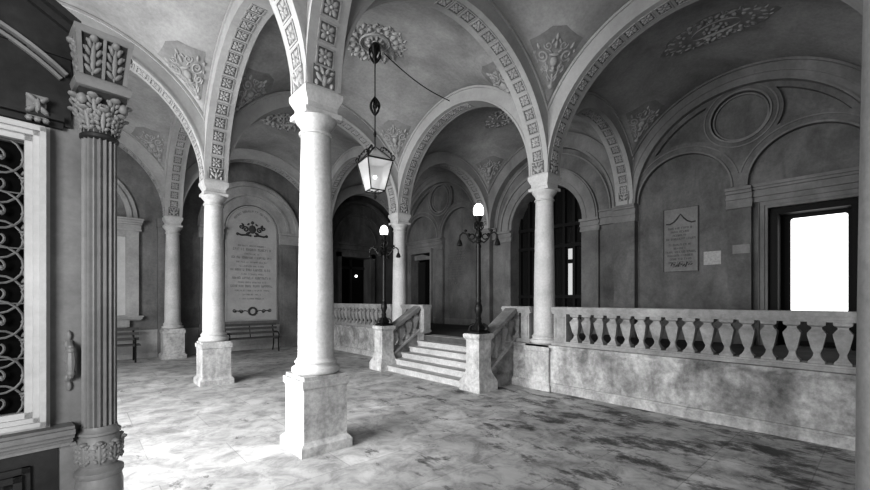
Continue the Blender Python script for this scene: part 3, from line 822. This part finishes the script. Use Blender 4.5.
def medallion(b, a, c, label, leaves=16, ground=True):
    o = b.pt(b.cx,b.cy,0)
    f = lambda s,t,off: b.pt(b.cx+s, b.cy+t, off)-o
    root = empty('ceiling_medallion', o, 0, label, 'ceiling medallion', 'stucco ceiling medallions')
    def ell(k, n=48): return [(a*k*cos(2*PI*i/n), c*k*sin(2*PI*i/n)) for i in range(n)]
    mb = MB(); n = 40
    vs = [f(0,0,.006)]+[f(s,t,.006) for s,t in [(a*1.06*cos(2*PI*i/n)*(1+.05*cos(8*2*PI*i/n)), c*1.06*sin(2*PI*i/n)*(1+.05*cos(8*2*PI*i/n))) for i in range(n)]]
    mb.add(vs, [(0,i+1,(i+1) % n+1) for i in range(n)])
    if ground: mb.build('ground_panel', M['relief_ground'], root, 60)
    mb = MB()
    for k, r in ((.46,.024),(.40,.014)):
        mb.tube([f(s,t,r*.5) for s,t in ell(k)], r, 6, closed=True)
    mb.build('moulded_ring', M['relief'], root, 60)
    mb = MB()
    for i in range(leaves):
        w = 2*PI*i/leaves
        blob(mb,f,a*.68*cos(w),c*.68*sin(w),.11*min(1,a),.05,.05,math.atan2(c*sin(w),a*cos(w)))
        w2 = w+PI/leaves
        blob(mb,f,a*.86*cos(w2),c*.86*sin(w2),.07,.035,.04,math.atan2(c*sin(w2),a*cos(w2))+.6); blob(mb,f,a*.97*cos(w2+.1),c*.97*sin(w2+.1),.05,.02,.03,math.atan2(c*sin(w2),a*cos(w2))-.5); blob(mb,f,a*.56*cos(w2),c*.56*sin(w2),.045,.02,.03,math.atan2(c*sin(w2),a*cos(w2))+.8)
        line(mb,f,[(a*.85*cos(w)+x,c*.85*sin(w)+y) for x,y in spiral((0,0),.06,1.2,w)],.012)
    for i in range(10):
        w = 2*PI*i/10; blob(mb,f,a*.22*cos(w),c*.22*sin(w),.07*min(1,a*1.3),.035,.05,math.atan2(c*sin(w),a*cos(w)))
    mb.build('foliage', M['relief'], root, 60)
    mb = MB(); blob(mb,f,0,0,a*.12,c*.12,.06); mb.build('boss', M['relief'], root, 60)
    return root
medallion(bays['E'],.62,.62,'round leafy medallion from which the lantern hangs', 16, False)
medallion(bays['F'],.62,.62,'leafy medallion on the far vault left of the nearest capital', 16, False)
medallion(bays['G1'],.40,.82,'long oval leafy medallion on the dark vault at upper right',20)
medallion(bays['G2'],.42,.7,'oval medallion on the gallery vault behind the stairs arch')

# ------------------------------------------------------------------ hanging lantern
lx, ly = 2.31, 2.31; zt = bays['E'].z(lx,ly)
lan = empty('hanging_lantern', (lx,ly,3.7), rad(-9), 'lit four-sided glass lantern on a long iron rod below the round medallion', 'lantern')
z = lambda h: h-3.7
mb = MB(); mb.lathe([(.012,z(4.6)),(.012,z(zt)-.05)],n=8); mb.lathe([(.02,z(4.85)),(.03,z(4.9)),(.012,z(4.98))],n=10); mb.build('rod', M['iron'], lan)
mb = MB()
mb.lathe([(.02,z(zt)-.42),(.06,z(zt)-.34),(.03,z(zt)-.28),(.07,z(zt)-.2),(.1,z(zt)-.1),(.05,z(zt)-.02)],n=12)
for k in range(6):
    a = k*PI/3; mb.tube([((.03+.09*sin(t*PI/8))*cos(a),(.03+.09*sin(t*PI/8))*sin(a),z(zt)-.4+.045*t) for t in range(9)],.014,5)
mb.build('ceiling_cup', M['iron'], lan)
mb = MB(); mb.ball((0,0,z(5.45)),.05,10,8)
for k in range(6):
    a = k*PI/3; mb.tube([(.095*sin(t*PI/10)*cos(a+.06*t),.095*sin(t*PI/10)*sin(a+.06*t),z(5.27)+.036*t) for t in range(11)],.017,5)
mb.build('knop', M['iron'], lan)
w0, w1, zb, ze = .145, .262, z(3.79), z(4.36)
cor = lambda w, zz: [(w*sx,w*sy,zz) for sx,sy in ((-1,-1),(1,-1),(1,1),(-1,1))]
mb = MB(); mb.tube(cor(w0,zb),.013,4,closed=True); mb.tube(cor(w1,ze),.016,4,closed=True)
for p, q in zip(cor(w0,zb),cor(w1,ze)): mb.tube([p,q],.013,6)
mb.build('frame', M['iron'], lan)
for i in range(4):
    a, b_ = cor(w0*.97,zb), cor(w1*.97,ze); mb = MB(); mb.add([a[i],a[(i+1)%4],b_[(i+1)%4],b_[i]],[(0,1,2,3)]); mb.build('glass_pane', M['glass'], lan, 0)
mb = MB(); mb.lathe([(w1*1.414,ze),(w1*.75,ze+.10),(.10,ze+.2),(.05,ze+.27),(.02,ze+.3)],n=4,rot=PI/4); mb.build('roof', M['glass'], lan, 0)
mb = MB()
for p in cor(1,0): mb.tube([(p[0]*w1,p[1]*w1,ze),(p[0]*w1*.5,p[1]*w1*.5,ze+.16),(0,0,ze+.3)],.012,5)
mb.build('roof_bars', M['iron'], lan)
for k in range(4):
    a = PI/4+k*PI/2; mb = MB()
    e = lambda r, zz: (r*cos(a), r*sin(a), ze+zz)
    mb.tube([e(.38,-.0),e(.41,.05),e(.38,.1),e(.34,.08),e(.35,.04)],.012,5)
    mb.tube([e(.35,.06),e(.3,.17),e(.22,.25),e(.13,.27),e(.1,.22),e(.14,.19),e(.18,.22)],.011,5)
    for t in range(4): mb.ball(e(.33-.05*t,.14+.04*t),.022,6,4)
    mb.build('scroll', M['iron'], lan)
mb = MB(); mb.ball((0,0,z(4.06)),.035,10,8); mb.lathe([(.012,z(4.1)),(.012,z(4.45))],n=6,mi=1); mb.build('bulb', [M['bulb'],M['iron']], lan)
mb = MB(); mb.tube([(-w0,0,zb),(0,0,zb-.03),(w0,0,zb)],.01,5); mb.tube([(0,-w0,zb),(0,0,zb-.03),(0,w0,zb)],.01,5); mb.lathe([(.01,zb-.16),(.035,zb-.11),(.015,zb-.07),(.03,zb-.04),(.01,zb)],n=8); mb.build('finial', M['iron'], lan)
# cable from the medallion to the arch over the stairs
mb = MB(); p0 = Vector((2.55,2.35,6.6)); p1 = Vector((A-.2,2.31+.1,6.28)); pts = []
for i in range(21):
    t = i/20; p = p0.lerp(p1,t); p.z = min(p.z, 9) - .10*sin(PI*t); p.z = min(p.z, bays['E'].z(p.x,p.y)-.02); pts.append(p-p0)
mb.tube(pts,.011,5); cab = mb.build('cable', M['iron']); cab.location = p0
tag(cab, 'thin dark cable running from the lantern medallion to the arch over the stairs', 'cable')

# ------------------------------------------------------------------ lamp posts
def lamp_post(x, y, label):
    root = empty('lamp_post', (x,y,1.045), 0, label, 'lamp post', 'iron lamp posts on the stair newels')
    mb = MB(); mb.sq([(.15,0),(.15,.03),(.11,.06)]); mb.lathe([(.11,.05),(.13,.10),(.10,.15),(.06,.2),(.045,.25)],n=14)
    for k in range(4):
        a = PI/4+k*PI/2; mb.tube([(.08*cos(a),.08*sin(a),.17),(.15*cos(a),.15*sin(a),.14),(.18*cos(a),.18*sin(a),.07),(.15*cos(a),.15*sin(a),.03)],.022,6)
    mb.build('foot', M['iron'], root)
    mb = MB(); mb.lathe([(.045,.22),(.06,.26),(.04,.31),(.055,.36),(.075,.42),(.07,.5),(.045,.56),(.055,.6),(.04,.64),(.046,.7),(.042,1.3),(.038,1.72),(.045,1.74),(.03,1.78)],n=14); mb.build('pole', M['iron'], root)
    mb = MB(); mb.lathe([(.03,1.74),(.06,1.78),(.065,1.84),(.04,1.9),(.035,1.96),(.055,2.0),(.03,2.05),(.05,2.1),(.075,2.15),(.08,2.17)],n=14)
    for k in range(6):
        a = k*PI/3; mb.tube([(.04*cos(a),.04*sin(a),1.9),(.09*cos(a),.09*sin(a),1.95),(.08*cos(a),.08*sin(a),2.04),(.05*cos(a),.05*sin(a),2.06)],.012,5)
    mb.build('lamp_head', M['iron'], root)
    for k in range(4):
        a = rad(42)+PI/4*0+k*PI/2 - rad(90)
        e = lambda r, zz: (r*cos(a), r*sin(a), zz)
        mb = MB(); mb.tube([e(.03,1.72),e(.1,1.68),e(.17,1.74),e(.22,1.84),e(.29,1.87),e(.345,1.82),e(.35,1.75)],.015,6)
        mb.tube([e(.12+.05*cos(t*.7),1.79+.05*sin(t*.7)) for t in range(9)],.011,5); mb.ball(e(.24,1.9),.03,6,4); mb.ball(e(.18,1.83),.03,6,4)
        arm = mb.build('arm', M['iron'], root)
        mb = MB(); mb.lathe([(.012,.06),(.03,.03),(.05,-.02),(.055,-.06),(.03,-.07)],c=e(.35,1.69),n=10); mb.build('drop_shade', M['iron'], arm)
    mb = MB(); mb.lathe([(.06,2.16),(.085,2.19),(.098,2.24),(.095,2.30),(.075,2.36),(.04,2.395),(.001,2.405)],n=18); mb.build('globe', M['globe'], root, 70)
    return root
lamp_post(NR[0],NR[1],'right iron lamp post with lit white globe on the near stair pedestal')
lamp_post(NL[0],NL[1],'left iron lamp post with lit white globe, before the far column')

# ------------------------------------------------------------------ benches
def make_bench(L=1.7):
    root = empty('bench', (0,0,0), 0, 'x', 'bench', 'slatted benches along the back wall')
    for x in (-L/2+.12, L/2-.12):
        mb = MB()
        mb.tube([(x,-.28,0),(x,-.25,.2),(x,-.24,.42),(x,0,.40),(x,.17,.43)],.022,6); mb.tube([(x,.26,0),(x,.19,.2),(x,.17,.43),(x,.24,.65),(x,.31,.86)],.022,6)
        mb.tube([(x,-.26,.42),(x,-.29,.55),(x,-.2,.62),(x,.0,.62),(x,.22,.6)],.018,6)
        mb.build('leg', M['iron'], root)
    mb = MB(); mb.tube([(0,.17,.43),(0,.24,.65),(0,.31,.86)],.015,6); mb.build('back_stay', M['iron'], root)
    for k in range(4):
        y = -.24+.125*k; mb = MB(); mb.box((-L/2,y,.435),(L/2,y+.09,.465)); mb.build('seat_slat', M['bench'], root, 0)
    for zz in (.56,.70,.82):
        y = .17+(zz-.43)*.32; mb = MB(); mb.box((-L/2,y-.03,zz),(L/2,y-.005,zz+.075)); mb.build('back_slat', M['bench'], root, 0)
    return root
b0 = make_bench(); b0.location = (2.1,9.0,0); b0['label'] = 'slatted bench under the tall round-topped inscription panel'
copy_tree(b0, None, (-1.62,9.12,0), 0, 'slatted bench under the niche plaque at far left')

# ------------------------------------------------------------------ carved wooden screen in the left foreground
TL = rad(187.9)
SP = Vector((-1.965,-1.52,0)); SU = Vector((cos(TL),sin(TL),0)); SN = Vector((-SU.y*-1*-1, SU.x, 0))
SN = Vector((.1374,-.9905,0))
scr = empty('entrance_screen', SP, 0, 'carved wooden door screen with iron grille and fluted half column at left edge', 'door')
FS0 = frame((0,0,0), SU, SN)
FS = lambda p: FS0((p[0], p[1] if p[1] < 1 else 1+(p[1]-1)*.968, p[2]))
def spart(name, mat, fn, parent=None, smooth=35):
    mb = MB(FS); fn(mb); return mb.build(name, mat, parent if parent is not None else scr, smooth)
W = 1.55
spart('leaf', M['leafwood'], lambda mb: mb.plate(recthole(-.06,W,0,2.98), [recthole(.285,1.2,1.12,2.50)], 0, -.10))
spart('dark_glass', M['black'], lambda mb: fbox(mb,.25,1.25,1.1,2.55,-.09,-.07))
def gframe(mb):
    for a, b, d in ((.285,.30,.03),(.268,.285,.055),(.245,.268,.075),(.215,.245,.05),(.20,.215,.03)):
        u0, u1 = a, b
    seg = [(.20,.218,.035),(.218,.240,.075),(.240,.262,.055),(.262,.290,.03)]
    for a, b, d in seg:
        k = b-.29; lo, hi = a-.20, b-.20
        fbox(mb,a,b,1.04+lo,2.59-lo,0,d); fbox(mb,1.485-b,1.485-a,1.04+lo,2.59-lo,0,d)
        fbox(mb,a,1.485-a,1.04+lo,1.04+hi,0,d); fbox(mb,a,1.485-a,2.59-hi,2.59-lo,0,d)
spart('grille_frame', M['leafbright'], gframe, smooth=0)
# iron grille scrolls
def grl(mb):
    r = .0055; d = -.03
    for v in (1.12,1.40,1.68,1.96,2.24,2.5): mb.tube([(.28,v,d),(1.2,v,d)],.004,5)
    for i in range(5):
        v = 1.25+.275*i
        for k in range(4):
            u = .385+.235*k
            for t in (-1,1):
                c = (u, v+t*.06)
                mb.tube([(x,y,d+.004*t) for x,y in spiral(c,.112,1.35,t*PI/2+PI*(k % 2),t*(1-2*(k % 2)))],r,5)
                mb.ball((u-.02*t,v+.06*t,d),.013,6,4)
            for sx in (-1,1):
                mb.tube([(u+sx*.117,v-.13,d),(u+sx*.09,v-.06,d),(u+sx*.117,v,d),(u+sx*.09,v+.06,d),(u+sx*.117,v+.13,d)],r,5)
                F2 = lambda s_,t_,o: (u+sx*.10+s_,v+t_,d+o)
                for q in range(3): blob(mb,F2,.0,-.03+.03*q,.022,.009,.012,.8-.8*q+sx)
spart('iron_grille', M['grille'], grl, smooth=60)
def ledge(mb):
    for v0, v1, d in ((.925,.95,.03),(.95,.975,.05),(.975,1.0,.09),(1.0,1.025,.12),(1.025,1.04,.10)): fbox(mb,.115,W,v0,v1,0,d)
spart('ledge_moulding', M['leafwood'], ledge, smooth=0)
def lowp(mb):
    for k, (a, d) in enumerate(((.0,.03),(.03,.05),(.06,.02))):
        u0, u1, v0, v1 = .27+a, 1.25-a, .15+a, .86-a
        fbox(mb,u0,u0+.03,v0,v1,0,d); fbox(mb,u1-.03,u1,v0,v1,0,d); fbox(mb,u0,u1,v0,v0+.03,0,d); fbox(mb,u0,u1,v1-.03,v1,0,d)
    fbox(mb,.42,1.1,.28,.73,0,.03)
    fbox(mb,.17,W,.0,.93,-.0,.012)
spart('lower_panel', M['leafshade'], lowp, smooth=0)
# pediment
def ped(mb):
    pass
    mb.plate([(.12,2.62),(1.4,2.62),(1.4,2.98),(.12,2.98)], [], .02, 0)
    for v0, v1, d in ((2.60,2.63,.03),(2.63,2.66,.06)): fbox(mb,.15,W,v0,v1,0,d)
spart('segmental_pediment', M['leafshade'], ped)
def pbead(mb):
    for r, d in ((.875,.04),(.905,.06)): mb.ring((.75,2.205),r,r+.016,0,d,rad(48),rad(132),24)
spart('pediment_bead', M['leafwood'], pbead)
def crown(mb):
    pts = [(-.06,2.98),(.85,2.98),(W,2.98),(W,3.22),(.85,3.62),(.09,3.17),(-.06,3.10)]
    mb.plate(pts, [], .03, -.10)
    for o, d in ((0,.10),(.04,.06)):
        mb.hexa([(.09,3.17-o-.04,0),(.85,3.62-o-.04,0),(.85,3.62-o,0),(.09,3.17-o,0),(.09,3.17-o-.04,d),(.85,3.62-o-.04,d),(.85,3.62-o,d),(.09,3.17-o,d)])
spart('raking_crown', M['leafshade'], crown, smooth=0)
def corb(mb):
    fbox(mb,.215,.285,2.615,2.735,.02,.05); F2 = lambda s,t,o: (.247+s,2.68+t,.06+o)
    for s in (-1,1):
        blob(mb,F2,s*.02,.03,.03,.014,.02,s*.8); blob(mb,F2,s*.02,-.02,.03,.014,.02,s*-.8)
    blob(mb,F2,0,.0,.016,.04,.025)
    for s in (-.03,0,.03): mb.ball((.247+s,2.61,.06),.016,6,4)
spart('corbel', M['leafwood'], corb)
# fluted half column
def flut(mb):
    n = 18; sub = 8; r = .098; vs = []; fs = []; k = n*sub
    ring_ = []
    for i in range(k):
        a = 2*PI*i/k; ph = (i % sub)/sub
        dep = .0 if ph < .2 else .024*sin(PI*(ph-.2)/.8)
        ring_.append(((r-dep)*cos(a), (r-dep)*sin(a)))
    for zz in (1.0, 2.63):
        for x, y in ring_: vs.append((.008+x*CS, zz, .045+y*CS))
    for i in range(k): fs.append((i, (i+1) % k, k+(i+1) % k, k+i))
    mb.add(vs, fs)
CS = .76
FSZ = lambda p: FS((.008+p[0]*CS, p[2] if p[2] < 1 else 1+(p[2]-1)*.968, .045+p[1]*CS))
spart('fluted_shaft', M['leafwood'], flut, smooth=50)
def zpart(name, mat, fn, smooth=45):
    mb = MB(FSZ); fn(mb); return mb.build(name, mat, scr, smooth)
def acanthus(mb, f, h, w, bulge=.03):
    # one leaf on surface map f(t across, z up, o outward), base at z=0
    L = lambda z: bulge*(z/h)**2.2
    g = lambda s_, t_, o: f(s_, t_, o+L(max(0,t_)))
    blob(mb,g,0,h*.45,w*.16,h*.46,.012,0,n=8)
    for k, (zz, ww, an) in enumerate(((.18,.30,.9),(.40,.42,.75),(.62,.40,.6),(.80,.28,.35))):
        for sx in (-1,1):
            blob(mb,g,sx*w*ww*.75,h*zz,h*.13,w*.13,.016,PI/2-sx*an,n=8); blob(mb,g,sx*w*ww*1.15,h*(zz+.05),h*.075,w*.09,.012,PI/2-sx*(an+.3),n=6)
    blob(mb,g,0,h*.93,w*.26,h*.10,.03,0,n=8)
def cyl(R_, a0, z0):
    return lambda t, zz, o: ((R_+o)*cos(a0+t/R_), (R_+o)*sin(a0+t/R_), z0+zz)
def cbase(mb):
    mb.lathe([(.135,0),(.135,.70),(.128,.73),(.122,.75)],n=28)
    mb.lathe([(.122,.74),(.138,.755),(.138,.775),(.108,.79),(.10,.80),(.112,.82),(.130,.855),(.134,.885),(.127,.925),(.110,.955),(.106,.96),(.122,.968),(.122,.98),(.106,.988),(.1,1.01)],n=28)
zpart('moulded_base', M['leafwood'], cbase)
def cleaf(mb):
    for k in range(9): acanthus(mb, cyl(.122, 2*PI*k/9, .815), .125, .085, .006)
zpart('carved_base_leaves', M['leafwood'], cleaf)
def ccap(mb):
    mb.lathe([(.095,2.62),(.110,2.63),(.110,2.645),(.097,2.655),(.10,2.74),(.115,2.82),(.13,2.83)],n=24)
    mb.sq([(.112,2.83),(.13,2.845),(.13,2.87)])
zpart('capital_bell', M['leafshade'], ccap)
def ccapl(mb):
    for k in range(8): acanthus(mb, cyl(.100, 2*PI*k/8, 2.655), .125, .085, .045)
    for k in range(8): acanthus(mb, cyl(.104, 2*PI*(k+.5)/8, 2.70), .145, .08, .06)
    for k in range(4):
        a = PI/4+k*PI/2; mb.ball((.155*cos(a),.155*sin(a),2.815),.03,8,6)
zpart('capital_leaves', M['leafwood'], ccapl)
def ccon(mb):
    mb.sq([(.118,2.87),(.145,2.88),(.155,2.915),(.145,2.935),(.128,2.945)])
    for sx in (-1,1):
        mb.hexa([(sx*.105,-.06,2.945),(sx*.128,-.06,2.945),(sx*.128,.128,2.945),(sx*.105,.128,2.945),(sx*.125,-.06,3.15),(sx*.15,-.06,3.15),(sx*.15,.185,3.15),(sx*.125,.185,3.15)])
    mb.sq([(.15,3.15),(.16,3.165),(.16,3.185)],c=(0,.025,0))
zpart('console_mouldings', M['leafwood'], ccon)
def cbody(mb):
    mb.hexa([(-.12,-.06,2.945),(.12,-.06,2.945),(.12,.115,2.945),(-.12,.115,2.945),(-.14,-.06,3.15),(.14,-.06,3.15),(.14,.165,3.15),(-.14,.165,3.15)])
zpart('console_body', M['leafshade'], cbody)
def cconl(mb):
    front = lambda t, zz, o: (t, .115+.05*zz/.205+o, 2.945+zz)
    left = lambda t, zz, o: (-.12-.02*zz/.205-o, .04+t, 2.945+zz)
    right = lambda t, zz, o: (.12+.02*zz/.205+o, .04+t, 2.945+zz)
    for f in (front,):
        acanthus(mb, lambda t,zz,o: f(t-.058,zz,o), .20, .10, .015); acanthus(mb, lambda t,zz,o: f(t+.058,zz,o), .20, .10, .015)
        mb.tube([f(0,.0,.005),f(0,.1,.012),f(0,.2,.02)],.011,6)
    for f in (left, right): acanthus(mb, lambda t,zz,o: f(t,zz,o), .20, .13, .015)
zpart('console_leaves', M['leafwood'], cconl)
# door pull
def pull(mb):
    u = .125
    F2 = lambda s,t,o: (u+s,1.37+t,o)
    for t, a, b in ((.135,.014,.03),(-.135,.014,.03),(.09,.022,.03),(-.09,.022,.03),(.04,.016,.03),(-.04,.016,.03),(0,.022,.024)): blob(mb,F2,0,t,a,b,.02,0)
    mb.tube([(u,1.27,.01),(u,1.29,.05),(u,1.37,.062),(u,1.45,.05),(u,1.47,.01)],[.012,.013,.02,.013,.012],8)
    for v in (1.31,1.43,1.37): mb.ball((u,v,.055),.02,8,6)
spart('door_pull', M['leafwood'], pull)

# ------------------------------------------------------------------ light
def area(name, loc, target, sx, sy, e):
    l = bpy.data.lights.new(name, 'AREA'); l.shape = 'RECTANGLE'; l.size = sx; l.size_y = sy; l.energy = e
    if 'near' in name: l.spread = rad(95)
    o = bpy.data.objects.new(name, l); C.objects.link(o); o.location = loc
    o.rotation_euler = (Vector(target)-Vector(loc)).to_track_quat('-Z','Y').to_euler(); return o
area('daylight_left', (-5.6,2.7,2.7), (0,2.9,1.2), 4.0, 3.6, 600)
area('daylight_left_near', (-5.4,-.7,2.7), (0,.7,1.1), 2.6, 3.4, 200)
area('daylight_front_left', (-4.4,-5.6,2.2), (-1,0,1.2), 1.4, 2.2, 190)
area('daylight_front', (1.0,-7.5,3.2), (2,2,2.2), 6.0, 4.0, 42)
for p, e in (((NR[0],NR[1],3.34),5),((NL[0],NL[1],3.34),5),((lx,ly,4.06),4)):
    l = bpy.data.lights.new('lamp_light','POINT'); l.energy = e; l.shadow_soft_size = .1
    o = bpy.data.objects.new('lamp_light', l); C.objects.link(o); o.location = p
w = bpy.data.worlds.new('World'); bpy.context.scene.world = w; w.use_nodes = True
bg = w.node_tree.nodes['Background']; bg.inputs[0].default_value = (1,1,1,1); bg.inputs[1].default_value = .03

# ------------------------------------------------------------------ camera
cam = bpy.data.cameras.new('camera'); co = bpy.data.objects.new('camera', cam); C.objects.link(co)
cam.sensor_width = 36; cam.lens = 404/870*36; cam.shift_y = 54/870; cam.clip_start = .05
co.location = (-2.06,-4.38,1.68); co.rotation_euler = (PI/2,0,rad(-41.6))
sc = bpy.context.scene; sc.camera = co
sc.view_settings.view_transform = 'Standard'; sc.view_settings.look = 'Medium High Contrast'; sc.view_settings.exposure = 0.1
